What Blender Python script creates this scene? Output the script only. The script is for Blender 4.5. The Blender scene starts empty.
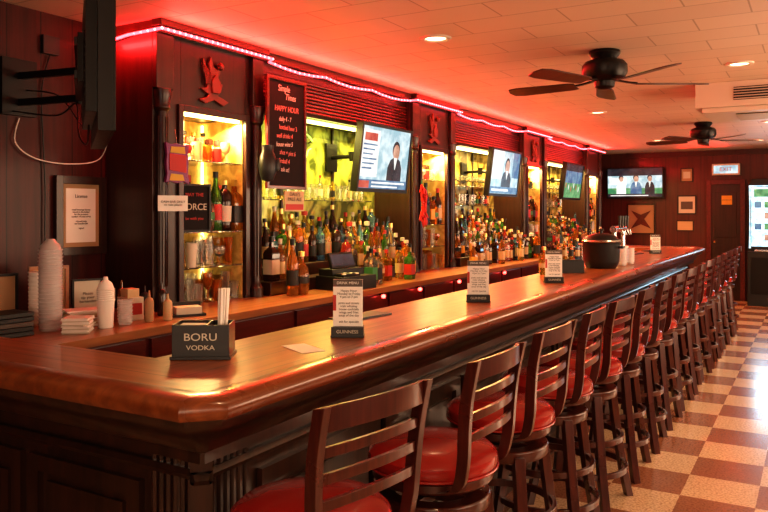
import bpy, math, random
from mathutils import Matrix, Vector
random.seed(7)
S=bpy.context.scene
R=math.radians
# ---------------------------------------------------------------- materials
def P(name,col,rough=.5,metal=0,trans=0,emis=None,es=0,coat=0,spec=.5,bump=0,bscale=40,ior=1.45,rv=.06):
    m=bpy.data.materials.new(name); m.use_nodes=True
    nt=m.node_tree; b=nt.nodes['Principled BSDF']
    b.inputs['Base Color'].default_value=(*col,1)
    b.inputs['Roughness'].default_value=rough
    b.inputs['Metallic'].default_value=metal
    b.inputs['Transmission Weight'].default_value=trans
    b.inputs['Coat Weight'].default_value=coat
    b.inputs['Coat Roughness'].default_value=.12
    b.inputs['Specular IOR Level'].default_value=spec
    b.inputs['IOR'].default_value=ior
    if emis:
        b.inputs['Emission Color'].default_value=(*emis,1); b.inputs['Emission Strength'].default_value=es
    tc=nt.nodes.new('ShaderNodeTexCoord'); n=nt.nodes.new('ShaderNodeTexNoise')
    n.inputs['Scale'].default_value=bscale; n.inputs['Detail'].default_value=4
    nt.links.new(tc.outputs['Object'],n.inputs['Vector'])
    if not trans:
        mr=nt.nodes.new('ShaderNodeMapRange'); mr.inputs['To Min'].default_value=max(0,rough-rv); mr.inputs['To Max'].default_value=min(1,rough+rv)
        nt.links.new(n.outputs['Fac'],mr.inputs['Value']); nt.links.new(mr.outputs['Result'],b.inputs['Roughness'])
    if bump:
        bp=nt.nodes.new('ShaderNodeBump'); bp.inputs['Strength'].default_value=bump; bp.inputs['Distance'].default_value=.01
        nt.links.new(n.outputs['Fac'],bp.inputs['Height']); nt.links.new(bp.outputs['Normal'],b.inputs['Normal'])
    return m
def screen(name,c1,c2,es,sc=9):
    m=P(name,(.03,.03,.03),.25,emis=c1,es=es); nt=m.node_tree;b=nt.nodes['Principled BSDF']
    tc=nt.nodes.new('ShaderNodeTexCoord'); n=nt.nodes.new('ShaderNodeTexNoise'); n.inputs['Scale'].default_value=sc; n.inputs['Detail'].default_value=5
    nt.links.new(tc.outputs['Object'],n.inputs['Vector'])
    r=nt.nodes.new('ShaderNodeValToRGB'); r.color_ramp.elements[0].position=.4;r.color_ramp.elements[0].color=(*c1,1);r.color_ramp.elements[1].position=.6;r.color_ramp.elements[1].color=(*c2,1)
    nt.links.new(n.outputs['Fac'],r.inputs['Fac']); nt.links.new(r.outputs['Color'],b.inputs['Emission Color'])
    return m
def mottled(name,c1,c2,rough,metal,sc):
    m=P(name,c1,rough,metal); nt=m.node_tree;b=nt.nodes['Principled BSDF']
    tc=nt.nodes.new('ShaderNodeTexCoord'); n=nt.nodes.new('ShaderNodeTexNoise'); n.inputs['Scale'].default_value=sc; n.inputs['Detail'].default_value=6; n.inputs['Distortion'].default_value=1.5
    nt.links.new(tc.outputs['Object'],n.inputs['Vector'])
    r=nt.nodes.new('ShaderNodeValToRGB'); r.color_ramp.elements[0].position=.40;r.color_ramp.elements[0].color=(*c1,1);r.color_ramp.elements[1].position=.62;r.color_ramp.elements[1].color=(*c2,1)
    nt.links.new(n.outputs['Fac'],r.inputs['Fac']); nt.links.new(r.outputs['Color'],b.inputs['Base Color'])
    return m
def wood(name,c1,c2,rough=.35,axis='Y',sc=1.0,coat=.3,bump=.05,plank=0,pdir='X',spec=.5):
    m=P(name,c1,rough,coat=coat,bscale=5,rv=.03,spec=spec); nt=m.node_tree; b=nt.nodes['Principled BSDF']
    tc=nt.nodes.new('ShaderNodeTexCoord'); mp=nt.nodes.new('ShaderNodeMapping')
    s=[14*sc]*3; s['XYZ'.index(axis)]=.9*sc; mp.inputs['Scale'].default_value=s
    nt.links.new(tc.outputs['Object'],mp.inputs['Vector'])
    n=nt.nodes.new('ShaderNodeTexNoise'); n.inputs['Scale'].default_value=2.0; n.inputs['Detail'].default_value=5; n.inputs['Roughness'].default_value=.55; n.inputs['Distortion'].default_value=.4
    nt.links.new(mp.outputs['Vector'],n.inputs['Vector'])
    r=nt.nodes.new('ShaderNodeValToRGB'); r.color_ramp.elements[0].position=.3; r.color_ramp.elements[0].color=(*c1,1)
    r.color_ramp.elements[1].position=.72; r.color_ramp.elements[1].color=(*c2,1)
    nt.links.new(n.outputs['Fac'],r.inputs['Fac'])
    out=r.outputs['Color']; h=n.outputs['Fac']
    if plank:
        sx=nt.nodes.new('ShaderNodeSeparateXYZ'); nt.links.new(tc.outputs['Object'],sx.inputs[0])
        mm=nt.nodes.new('ShaderNodeMath'); mm.operation='MULTIPLY'; mm.inputs[1].default_value=1/plank; nt.links.new(sx.outputs[pdir],mm.inputs[0])
        fr=nt.nodes.new('ShaderNodeMath'); fr.operation='FRACT'; nt.links.new(mm.outputs[0],fr.inputs[0])
        gt=nt.nodes.new('ShaderNodeMath'); gt.operation='GREATER_THAN'; gt.inputs[1].default_value=.04; nt.links.new(fr.outputs[0],gt.inputs[0])
        mx=nt.nodes.new('ShaderNodeMix'); mx.data_type='RGBA'; mx.inputs['A'].default_value=(c1[0]*.5,c1[1]*.5,c1[2]*.5,1)
        nt.links.new(gt.outputs[0],mx.inputs['Factor']); nt.links.new(out,mx.inputs['B']); out=mx.outputs['Result']
        h=gt.outputs[0]
    nt.links.new(out,b.inputs['Base Color'])
    if bump:
        bp=nt.nodes.new('ShaderNodeBump'); bp.inputs['Strength'].default_value=bump; bp.inputs['Distance'].default_value=.006
        nt.links.new(h,bp.inputs['Height']); nt.links.new(bp.outputs['Normal'],b.inputs['Normal'])
    return m
M={}
M['dark']=wood('dark_wood',(.018,.006,.004),(.045,.013,.008),.38,'Z',1,.2)
M['darkY']=wood('dark_wood_h',(.018,.006,.004),(.045,.014,.009),.36,'Y',1,.3)
M['front']=wood('bar_front_wood',(.016,.008,.005),(.05,.018,.010),.33,'Z',1,.4)
M['top']=wood('bar_top_wood',(.19,.052,.014),(.40,.125,.036),.34,'Y',1,.28,.0,.15,'X')
M['topX']=wood('bar_top_wood_x',(.19,.052,.014),(.40,.125,.036),.34,'X',1,.28,.0,.15,'Y')
M['rail']=wood('bar_rail_wood',(.13,.032,.010),(.27,.075,.021),.28,'Y',1,.45,0)
M['cherry']=wood('cherry_wood',(.036,.008,.006),(.085,.017,.010),.28,'Z',2,.5,0)
M['redwood']=wood('red_wood',(.07,.008,.007),(.14,.016,.012),.35,'Y',1,.4,0)
M['panel']=wood('wall_panel_wood',(.035,.005,.004),(.085,.010,.007),.5,'Z',.8,.1,.3,.2,'Y',spec=.3)
M['panelX']=wood('wall_panel_wood_x',(.055,.010,.007),(.10,.018,.012),.45,'Z',.8,.2,.3,.2,'X')
M['counter']=wood('counter_wood',(.24,.08,.025),(.42,.17,.06),.35,'Y',1,.3,0)
M['blk']=P('black_plastic',(.010,.010,.011),.38)
M['blkm']=P('black_metal',(.015,.013,.013),.35,.6)
M['white']=P('white_paper',(.86,.82,.77),.6)
M['cream']=P('cream_plastic',(.60,.50,.40),.4)
M['red']=P('red_paint',(.5,.015,.015),.4)
M['vinyl']=P('red_vinyl',(.30,.016,.013),.26,coat=.35,bscale=6,rv=.03)
M['steel']=P('steel',(.6,.6,.6),.25,1)
M['brass']=P('brass',(.7,.45,.15),.3,1)
M['copper']=P('carved_copper_wood',(.16,.03,.018),.5)
M['slate']=P('chalkboard_slate',(.014,.012,.013),.75,spec=.25)
M['chalk']=P('red_chalk',(.85,.28,.26),.8)
M['chalkw']=P('white_chalk',(.85,.7,.66),.8)
M['gclear']=P('glass_clear',(.95,.95,.9),.03,trans=.95)
M['gamber']=P('glass_amber',(.75,.28,.04),.05,trans=.85)
M['ggold']=P('glass_gold',(.9,.55,.12),.05,trans=.9)
M['gdark']=P('glass_dark',(.04,.015,.01),.08,trans=.3)
M['ggreen']=P('glass_green',(.10,.32,.06),.05,trans=.75)
M['gblue']=P('glass_blue',(.15,.35,.6),.05,trans=.8)
M['gred']=P('glass_red',(.5,.04,.02),.05,trans=.6)
M['lw']=P('label_white',(.6,.56,.46),.5); M['lb']=P('label_black',(.02,.02,.02),.5); M['lr']=P('label_red',(.45,.03,.025),.5)
M['ly']=P('label_yellow',(.7,.42,.06),.5); M['lc']=P('label_cream',(.55,.40,.22),.5)
M['lg']=P('label_green',(.05,.22,.07),.5); M['ink']=P('ink_grey',(.10,.08,.07),.6)
M['purple']=P('bag_purple',(.22,.025,.16),.3)
M['led']=P('led_red',(1,.1,.1),.4,emis=(1,.045,.06),es=6)
M['ledp']=P('led_pink_bulb',(1,.3,.3),.4,emis=(1,.14,.17),es=8)
M['warm']=P('warm_tube',(1,.8,.4),.4,emis=(1,.76,.28),es=6)
M['warmg']=P('green_tube',(.8,1,.3),.4,emis=(.80,.82,.20),es=4)
M['neong']=P('neon_green',(.6,1,.3),.4,emis=(.45,.75,.10),es=1.2)
M['neonr']=P('neon_red',(1,.1,.1),.4,emis=(1,.05,.04),es=10)
M['can']=P('can_lamp',(1,.9,.7),.4,emis=(1,.72,.42),es=4)
M['scr']=screen('screen_bright',(.30,.48,.55),(.62,.75,.78),.85)
M['scrb']=screen('screen_blue',(.05,.14,.30),(.16,.3,.42),.75)
M['scrd']=screen('screen_dark',(.02,.025,.04),(.06,.06,.08),.5)
M['scrs']=screen('screen_skin',(.5,.25,.16),(.75,.45,.33),.7)
M['scrw']=screen('screen_white',(.65,.68,.66),(.95,.93,.86),.9)
M['scrr']=screen('screen_red',(.5,.05,.04),(.7,.15,.1),.7)
M['scrg']=screen('screen_green',(.06,.28,.12),(.2,.5,.22),.7)
M['jbx']=screen('jukebox_blue_white',(.35,.62,.80),(.75,.90,.95),1.3,14)
M['gold']=mottled('cabinet_gold',(.62,.42,.11),(.92,.72,.24),.35,0,9)
M['olive']=mottled('mirror_olive',(.22,.15,.04),(.85,.68,.20),.22,.3,4.5)
M['oliveg']=mottled('mirror_green',(.10,.12,.03),(.62,.64,.14),.22,.3,4.0)
M['pane']=P('window_daylight_and_fill',(1,1,1),.4,emis=(1,.74,.52),es=1.6)
M['cup']=P('plastic_cup',(.78,.72,.72),.15,trans=.4,coat=.5)
M['tan']=P('tan_card',(.42,.25,.13),.6)
M['tanw']=wood('maple_sign',(.32,.12,.05),(.45,.2,.08),.4,'X')
# ---------------------------------------------------------------- mesh builder
class MB:
    def __init__(s): s.v=[];s.f=[];s.mi=[];s.mats=[];s.M=Matrix()
    def mid(s,k):
        if k not in s.mats: s.mats.append(k)
        return s.mats.index(k)
    def add(s,vs,fs,k):
        o=len(s.v); s.v+= [s.M@Vector(p) for p in vs]
        i=s.mid(k)
        for f in fs: s.f.append([o+a for a in f]); s.mi.append(i)
    def box(s,x0,x1,y0,y1,z0,z1,k):
        s.add([(x0,y0,z0),(x1,y0,z0),(x1,y1,z0),(x0,y1,z0),(x0,y0,z1),(x1,y0,z1),(x1,y1,z1),(x0,y1,z1)],
          [(0,3,2,1),(4,5,6,7),(0,1,5,4),(1,2,6,5),(2,3,7,6),(3,0,4,7)],k)
    def lathe(s,pr,c=(0,0,0),seg=16,rot=0,k=None,sq=(1,1)):
        rings=[]
        for p in pr:
            if p[0]<1e-5:
                rings.append([len(s.v)]); s.v.append(s.M@Vector((c[0],c[1],c[2]+p[1])))
            else:
                rg=[]
                for i in range(seg):
                    a=rot+2*math.pi*i/seg
                    rg.append(len(s.v)); s.v.append(s.M@Vector((c[0]+p[0]*math.cos(a)*sq[0],c[1]+p[0]*math.sin(a)*sq[1],c[2]+p[1])))
                rings.append(rg)
        for j in range(len(pr)-1):
            kk=k or pr[j][2]; mi=s.mid(kk); a,b=rings[j],rings[j+1]
            for i in range(seg):
                n=(i+1)%seg
                if len(a)==1 and len(b)==1: continue
                if len(a)==1: s.f.append([a[0],b[n],b[i]])
                elif len(b)==1: s.f.append([a[i],a[n],b[0]])
                else: s.f.append([a[i],a[n],b[n],b[i]])
                s.mi.append(mi)
    def tube(s,pts,r,k,seg=8,closed=False):
        pts=[Vector(p) for p in pts]; n=len(pts); vs=[];fs=[]
        up=Vector((0,0,1))
        for i,p in enumerate(pts):
            a=pts[(i-1)%n] if (closed or i>0) else p; b=pts[(i+1)%n] if (closed or i<n-1) else p
            t=(b-a).normalized()
            u=up if abs(t.dot(up))<.95 else Vector((1,0,0))
            x=t.cross(u).normalized(); y=x.cross(t).normalized()
            rr=r[i] if isinstance(r,(list,tuple)) else r
            for j in range(seg):
                an=2*math.pi*j/seg; vs.append(p+x*math.cos(an)*rr+y*math.sin(an)*rr)
        for i in range(n if closed else n-1):
            for j in range(seg):
                i2=(i+1)%n; fs.append((i*seg+j,i*seg+(j+1)%seg,i2*seg+(j+1)%seg,i2*seg+j))
        if not closed: fs.append(tuple(range(seg))[::-1]); fs.append(tuple((n-1)*seg+j for j in range(seg)))
        s.add(vs,fs,k)
    def rbeam(s,pts,a,b,k):
        a=Vector(a);b=Vector(b);vs=[];fs=[]
        for p in pts:
            p=Vector(p); vs+=[p-a-b,p+a-b,p+a+b,p-a+b]
        n=len(pts)
        for i in range(n-1):
            for j in range(4): fs.append((i*4+j,i*4+(j+1)%4,(i+1)*4+(j+1)%4,(i+1)*4+j))
        fs.append((0,3,2,1)); fs.append(tuple((n-1)*4+j for j in range(4)))
        s.add(vs,fs,k)
    def prism(s,poly,y0,y1,k):
        n=len(poly); vs=[(p[0],y0,p[1]) for p in poly]+[(p[0],y1,p[1]) for p in poly]
        fs=[tuple(range(n)),tuple(range(n,2*n))[::-1]]+[(i,i+n,(i+1)%n+n,(i+1)%n) for i in range(n)]
        s.add(vs,fs,k)
    def slab(s,poly,z0,z1,k):
        n=len(poly); vs=[(p[0],p[1],z0) for p in poly]+[(p[0],p[1],z1) for p in poly]
        fs=[tuple(range(n))[::-1],tuple(range(n,2*n))]+[(i,(i+1)%n,(i+1)%n+n,i+n) for i in range(n)]
        s.add(vs,fs,k)
    def sweep(s,prof,path,k):
        n=len(path); m=len(prof); vs=[];fs=[]
        for i in range(n):
            p=Vector(path[i]); 
            d1=(p-Vector(path[i-1])).normalized() if i>0 else None
            d2=(Vector(path[i+1])-p).normalized() if i<n-1 else None
            if d1 is None:d1=d2
            if d2 is None:d2=d1
            n1=Vector((-d1.y,d1.x)); n2=Vector((-d2.y,d2.x)); nn=(n1+n2).normalized(); nn/=max(.3,nn.dot(n1))
            for o,z in prof: q=p+nn*o; vs.append((q.x,q.y,z))
        for i in range(n-1):
            for j in range(m): fs.append((i*m+j,i*m+(j+1)%m,(i+1)*m+(j+1)%m,(i+1)*m+j))
        fs.append(tuple(range(m))); fs.append(tuple((n-1)*m+j for j in range(m)))
        s.add(vs,fs,k)
    def build(s,name,bevel=0,parent=None,center=True,ang=35):
        me=bpy.data.meshes.new(name)
        xs=[v.x for v in s.v];ys=[v.y for v in s.v];zs=[v.z for v in s.v]
        c=Vector(((min(xs)+max(xs))/2,(min(ys)+max(ys))/2,min(zs))) if center else Vector((0,0,0))
        me.from_pydata([v-c for v in s.v],[],s.f)
        for k in s.mats: me.materials.append(M[k])
        me.polygons.foreach_set('material_index',s.mi)
        import bmesh
        bm=bmesh.new(); bm.from_mesh(me); bmesh.ops.recalc_face_normals(bm,faces=bm.faces); bm.to_mesh(me); bm.free()
        me.polygons.foreach_set('use_smooth',[True]*len(me.polygons))
        me.set_sharp_from_angle(angle=R(ang))
        me.update()
        o=bpy.data.objects.new(name,me); o.location=c; S.collection.objects.link(o)
        if bevel:
            b=o.modifiers.new('bevel','BEVEL'); b.width=bevel; b.segments=2; b.limit_method='ANGLE'; b.angle_limit=R(40)
        if parent: setp(o,parent)
        return o
def setp(o,p):
    o.parent=p; o.matrix_parent_inverse=Matrix.Translation(p.location).inverted()
def TR(loc,rz=0,rx=0): return Matrix.Translation(loc)@Matrix.Rotation(R(rz),4,'Z')@Matrix.Rotation(R(rx),4,'X')
def text(body,size,mat,k,parent,name='lettering',sx=1,shear=0,tilt=0):
    c=bpy.data.curves.new(name,'FONT'); c.body=body; c.size=size; c.align_x='CENTER'; c.align_y='CENTER'; c.extrude=.0006; c.space_line=.95; c.shear=shear
    c.materials.append(M[k]); o=bpy.data.objects.new(name,c); S.collection.objects.link(o)
    o.matrix_world=mat@Matrix.Rotation(R(90),4,'X')@Matrix.Rotation(R(tilt),4,'Z')@Matrix.Diagonal((sx,1,1,1)); setp(o,parent); return o
def area(name,loc,size,sizey,power,col,rot,spread=None):
    l=bpy.data.lights.new(name,'AREA'); l.shape='RECTANGLE'; l.size=size; l.size_y=sizey; l.energy=power; l.color=col
    if spread: l.spread=R(spread)
    o=bpy.data.objects.new(name,l); o.location=loc; o.rotation_euler=[R(a) for a in rot]; S.collection.objects.link(o); return o
def smooth(p,n=6):
    o=[]
    for i in range(len(p)-1):
        a=Vector(p[max(0,i-1)]);b=Vector(p[i]);c=Vector(p[i+1]);d=Vector(p[min(len(p)-1,i+2)])
        for j in range(n):
            t=j/n; o.append(.5*((2*b)+(c-a)*t+(2*a-5*b+4*c-d)*t*t+(3*b-a-3*c+d)*t**3))
    o.append(Vector(p[-1])); return o

XW=-3.68; YF=14.5; ZC=2.65; XR=2.2; YB=-1.6
# ---------------------------------------------------------------- room shell
FX,FY=.645,.455
def floor_mat():
    m=P('checker_floor',(.5,.4,.3),.24,coat=.3,bscale=8,rv=.03); nt=m.node_tree;b=nt.nodes['Principled BSDF']
    tc=nt.nodes.new('ShaderNodeTexCoord'); sx=nt.nodes.new('ShaderNodeSeparateXYZ'); cb=nt.nodes.new('ShaderNodeCombineXYZ')
    nt.links.new(tc.outputs['Object'],sx.inputs[0])
    ax=nt.nodes.new('ShaderNodeMath');ax.operation='ADD';ax.inputs[1].default_value=FX
    ay=nt.nodes.new('ShaderNodeMath');ay.operation='ADD';ay.inputs[1].default_value=FY
    nt.links.new(sx.outputs['X'],ax.inputs[0]);nt.links.new(sx.outputs['Y'],ay.inputs[0])
    nt.links.new(ax.outputs[0],cb.inputs[0]);nt.links.new(ay.outputs[0],cb.inputs[1]);cb.inputs[2].default_value=.1
    ck=nt.nodes.new('ShaderNodeTexChecker');ck.inputs['Scale'].default_value=1/.37
    nt.links.new(cb.outputs[0],ck.inputs['Vector'])
    n=nt.nodes.new('ShaderNodeTexNoise');n.inputs['Scale'].default_value=75;n.inputs['Detail'].default_value=3
    nt.links.new(tc.outputs['Object'],n.inputs['Vector'])
    def ramp(a,c):
        r=nt.nodes.new('ShaderNodeValToRGB');r.color_ramp.elements[0].position=.36;r.color_ramp.elements[0].color=(*a,1);r.color_ramp.elements[1].position=.55;r.color_ramp.elements[1].color=(*c,1)
        nt.links.new(n.outputs['Fac'],r.inputs['Fac']);return r
    r1=ramp((.42,.26,.15),(.70,.49,.31));r2=ramp((.20,.075,.038),(.32,.13,.068))
    nt.links.new(r1.outputs[0],ck.inputs['Color1']);nt.links.new(r2.outputs[0],ck.inputs['Color2'])
    nt.links.new(ck.outputs['Color'],b.inputs['Base Color'])
    return m
M['floor']=floor_mat()
def ceil_mat():
    m=P('ceiling_tile',(.62,.47,.36),.55); nt=m.node_tree;b=nt.nodes['Principled BSDF']
    tc=nt.nodes.new('ShaderNodeTexCoord'); br=nt.nodes.new('ShaderNodeTexBrick')
    br.inputs['Scale'].default_value=1; br.inputs['Brick Width'].default_value=.61; br.inputs['Row Height'].default_value=.305
    br.inputs['Mortar Size'].default_value=.005; br.inputs['Color1'].default_value=(.68,.52,.39,1);br.inputs['Color2'].default_value=(.64,.48,.36,1);br.inputs['Mortar'].default_value=(.42,.30,.21,1)
    nt.links.new(tc.outputs['Object'],br.inputs['Vector']); nt.links.new(br.outputs['Color'],b.inputs['Base Color'])
    return m
M['ceil']=ceil_mat()
def shell(name,x0,x1,y0,y1,z0,z1,k):
    q=MB(); q.box(x0,x1,y0,y1,z0,z1,k); return q.build(name,center=False)
shell('floor',XW-.1,XR+.1,YB-.1,YF+.1,-.1,0,'floor')
shell('ceiling',XW-.1,XR+.1,YB-.1,YF+.1,ZC,ZC+.1,'ceil')
shell('wall_left',XW-.1,XW,YB,YF,0,ZC,'panel')
shell('wall_right',XR,XR+.1,YB,YF,0,ZC,'panel')
shell('wall_back',XW,XR,YB-.1,YB,0,ZC,'panelX')
shell('wall_far',XW,XR,YF,YF+.1,0,ZC,'panelX')
q=MB(); q.box(-1.0,XR,YF-.03,YF,0,.12,'dark'); q.build('baseboard_far')
q=MB(); q.box(XR-.02,XR,YB,YF,0,.12,'dark'); q.build('baseboard_right')
q=MB(); q.box(-3.1,XR,YF-.05,YF,ZC-.09,ZC,'dark'); q.build('trim_1')
for i,(a,b) in enumerate([(1.2,3.6),(4.6,7.4),(8.6,11.4)]):
    q=MB(); q.box(XR-.012,XR,a,b,.85,2.25,'pane')
    q.box(XR-.06,XR,a-.08,a,.77,2.33,'dark');q.box(XR-.06,XR,b,b+.08,.77,2.33,'dark')
    q.box(XR-.06,XR,a,b,.77,.85,'dark');q.box(XR-.06,XR,a,b,2.25,2.33,'dark')
    q.box(XR-.05,XR,(a+b)/2-.03,(a+b)/2+.03,.85,2.25,'dark'); q.build('window_%d'%(i+1))
q=MB(); a,b=-1.2,1.6  # added window behind the camera, put in to brighten fronts facing it
q.box(a,b,YB,YB+.012,.85,2.25,'pane')
for (c,d,e,f) in [(a-.08,a,.77,2.33),(b,b+.08,.77,2.33),(a,b,.77,.85),(a,b,2.25,2.33),(.17,.23,.85,2.25)]: q.box(c,d,YB,YB+.06,e,f,'dark')
q.build('window_4')
area('window_daylight_and_fill',(XR-.1,2.4,1.6),1.3,2.3,24,(1,.68,.43),(0,90,0))
area('window_daylight_and_fill',(XR-.1,6.0,1.6),1.3,2.7,60,(1,.68,.43),(0,90,0))
area('window_daylight_and_fill',(XR-.1,10.0,1.6),1.3,2.7,70,(1,.70,.45),(0,90,0))
area('window_daylight_and_fill',(.2,YB+.1,1.6),2.7,1.3,26,(1,.66,.42),(90,0,0))  # fill light of the added back window, lifts menu cards and bar end
# ---------------------------------------------------------------- bar counter
H=1.07
XE=-2.825
path=[(XE,1.34),(-1.36,1.34),(-1.275,1.425),(-1.275,10.7),(-1.36,10.8),(XE,10.8)]
q=MB()
q.slab([(XE,1.43),(-1.40,1.43),(-1.38,1.45),(-1.88,1.75),(XE,1.75)],H-.045,H,'topX')
q.slab([(-1.38,1.45),(-1.36,1.47),(-1.36,10.66),(-1.40,10.7),(-1.88,10.35),(-1.88,1.75)],H-.045,H,'top')
q.slab([(-1.40,10.7),(-1.42,10.71),(XE,10.71),(XE,10.35),(-1.88,10.35)],H-.045,H,'topX')
q.sweep([(.115,H-.04),(.115,H+.002),(.105,H+.010),(.08,H+.015),(.05,H+.014),(.02,H+.009),(.006,H+.0),(0,H-.014),(.0,H-.030),(.008,H-.042),(.03,H-.046)],path,'rail')
q.sweep([(.03,H-.046),(.035,H-.07),(.05,H-.085),(.075,H-.10),(.10,H-.125),(.11,H-.15),(.13,H-.16),(.13,H-.19),(.22,H-.20),(.22,H-.04),(.115,H-.04)],path,'front')
q.sweep([(.22,0),(.22,H-.045),(.30,H-.045),(.30,0)],path,'front')
q.sweep([(.19,0),(.19,.13),(.205,.15),(.22,.16),(.22,0)],path,'front')
q.sweep([(.20,.80),(.19,.815),(.20,.83),(.22,.83),(.22,.80)],path,'front')
def panel(q,face,a,b,z0,z1,ax):
    t=.022;w=.05
    def bx(a0,a1,c0,c1,th):
        if ax=='x': q.box(face,face+th,a0,a1,c0,c1,'front')
        else: q.box(a0,a1,face-th,face,c0,c1,'front')
    bx(a,a+w,z0,z1,t);bx(b-w,b,z0,z1,t);bx(a+w,b-w,z0,z0+w,t);bx(a+w,b-w,z1-w,z1,t)
    bx(a+w+.03,b-w-.03,z0+w+.03,z1-w-.03,.014)
y=1.80
while y<10.1:
    panel(q,-1.495,y,y+.72,.2,.76,'x'); y+=.76
for x in (-2.80,-2.24): panel(q,1.56,x,x+.52,.2,.76,'y')
for i in range(6):
    a=-1.67+i*.028; q.tube([(a,1.555,.17),(a,1.555,.86)],.011,'front',6)
    a=1.60+i*.028; q.tube([(-1.49,a,.17),(-1.49,a,.86)],.011,'front',6)
q.build('bar_counter')
# ---------------------------------------------------------------- back bar
CF=-2.86; CZ=.98
q=MB()
q.box(XW+.01,CF+.03,1.3,13.3,CZ-.04,CZ,'counter')
q.box(XW+.01,CF-.02,1.3,13.3,.08,CZ-.04,'redwood')
q.box(XW+.01,CF-.06,1.3,13.3,0,.08,'dark')
y=2.02
while y<13.1:
    q.box(CF-.02,CF,y+.02,y+.58,.68,.92,'redwood'); q.box(CF-.02,CF,y+.02,y+.58,.12,.65,'redwood')
    q.tube([(CF,y+.24,.8),(CF+.022,y+.24,.8),(CF+.022,y+.36,.8),(CF,y+.36,.8)],.005,'brass',6)
    y+=.6
for y in (4.87,5.47,6.25,7.4,8.9,10.2):
    q.lathe([(0,-.016),(.012,-.012),(.018,0),(.012,.012),(0,.016)],c=(CF+.04,y,.915),seg=10,k='neonr'); q.box(CF,CF+.04,y-.008,y+.008,.925,.94,'blk')
q.build('back_bar_base_cabinet',bevel=.003)
cabs=[3.03,6.15,9.2,12.25]; CW=.95
FXc=-3.28
q=MB()
for y0 in cabs:
    y1=y0+CW
    q.box(XW+.01,FXc,y0,y0+.22,CZ,ZC-.001,'dark')
    q.box(XW+.01,FXc,y1-.15,y1,CZ,ZC-.001,'dark')
    q.box(XW+.01,FXc,y0+.22,y1-.15,2.16,ZC-.001,'dark')
    q.box(XW+.01,XW+.03,y0+.22,y1-.15,CZ,2.16,'gold')
    q.box(XW+.03,FXc-.02,y0+.22,y0+.226,CZ,2.16,'gold');q.box(XW+.03,FXc-.02,y1-.156,y1-.15,CZ,2.16,'gold')
    for (a,b,c,d) in [(y0+.19,y0+.23,CZ+.02,2.19),(y1-.16,y1-.12,CZ+.02,2.19),(y0+.23,y1-.16,2.15,2.19)]:
        q.box(FXc,FXc+.018,a,b,c,d,'dark')
    for z in (1.2,1.42,1.86): q.box(XW+.03,FXc-.01,y0+.226,y1-.156,z,z+.008,'gclear')
    q.box(FXc-.05,FXc-.02,y0+.25,y1-.18,2.135,2.158,'warm')
    q.box(XW+.035,XW+.05,y0+.24,y0+.252,CZ+.02,2.14,'warm'); q.box(XW+.035,XW+.05,y1-.182,y1-.17,CZ+.02,2.14,'warm')
    for yy in (y0+.06,y1-.05):
        q.lathe([(0,0),(.05,0),(.05,.06),(.035,.08),(.03,.12),(.035,.7),(.035,1.15),(.05,1.17),(.045,1.2),(.055,1.24),(.055,1.28),(0,1.28)],c=(FXc+.01,yy,CZ),seg=14,k='darkY')
        for j in range(5):
            a=-70+35*j; q.tube([(FXc+.01+.034*math.cos(R(a)),yy+.034*math.sin(R(a)),CZ+.14),(FXc+.01+.036*math.cos(R(a)),yy+.036*math.sin(R(a)),CZ+1.12)],.005,'darkY',5)
    q.box(FXc,FXc+.08,y0-.01,y1+.01,ZC-.04,ZC-.001,'darkY')
    q.box(FXc,FXc+.05,y0,y1,ZC-.075,ZC-.04,'darkY')
    q.box(FXc,FXc+.035,y0,y0+.13,CZ+1.28,ZC-.075,'dark')
    q.box(FXc,FXc+.035,y1-.11,y1,CZ+1.28,ZC-.075,'dark')
for i in range(3):
    a=cabs[i]+CW;b=cabs[i+1]
    q.box(XW+.005,XW+.02,a,b,CZ,2.3,'olive' if i else 'oliveg')
    q.box(XW+.01,-3.33,a,b,2.27,ZC-.001,'dark')
    for j in range(9):
        z=2.3+j*.027
        q.tube([(-3.325,a,z),(-3.325,b,z)],.0135,'redwood',8)
    q.box(-3.33,FXc+.02,a,b,ZC-.06,ZC-.001,'darkY')
    q.box(-3.40,-3.37,a+.1,b-.1,2.235,2.262,'warm' if i else 'warmg')
    q.box(XW+.03,XW+.05,a+.08,b-.08,1.275,1.29,'warm' if i else 'warmg')
    for yy in (a+(b-a)*.33,a+(b-a)*.66): q.box(XW+.02,XW+.04,yy-.012,yy+.012,1.25,2.27,'dark')
    for sgn,yy in ((1,a),(-1,b)):
        pts=[(0,2.27),(.34,2.27)]+[(.34*(1-math.sin(R(t*90/8))),2.27-.34*(1-math.cos(R(t*90/8)))) for t in range(1,9)]
        q.M=Matrix(((0,1,0,-3.36),(sgn,0,0,yy),(0,0,1,0),(0,0,0,1)))
        q.prism(pts,-.02,.02,'dark'); q.M=Matrix()
    for n,(xa,zt) in enumerate([(-3.20,1.07),(-3.36,1.16),(-3.51,1.25)]):
        q.box(XW+.02,xa,a+.02,b-.02,zt-.09 if n else CZ,zt,'dark')
    for z in ((1.62,1.84) if i else (1.64,)): q.box(XW+.02,XW+.17,a+.1,b-.3,z,z+.008,'gclear')
q.build('back_bar_cabinet',bevel=.003)
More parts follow.
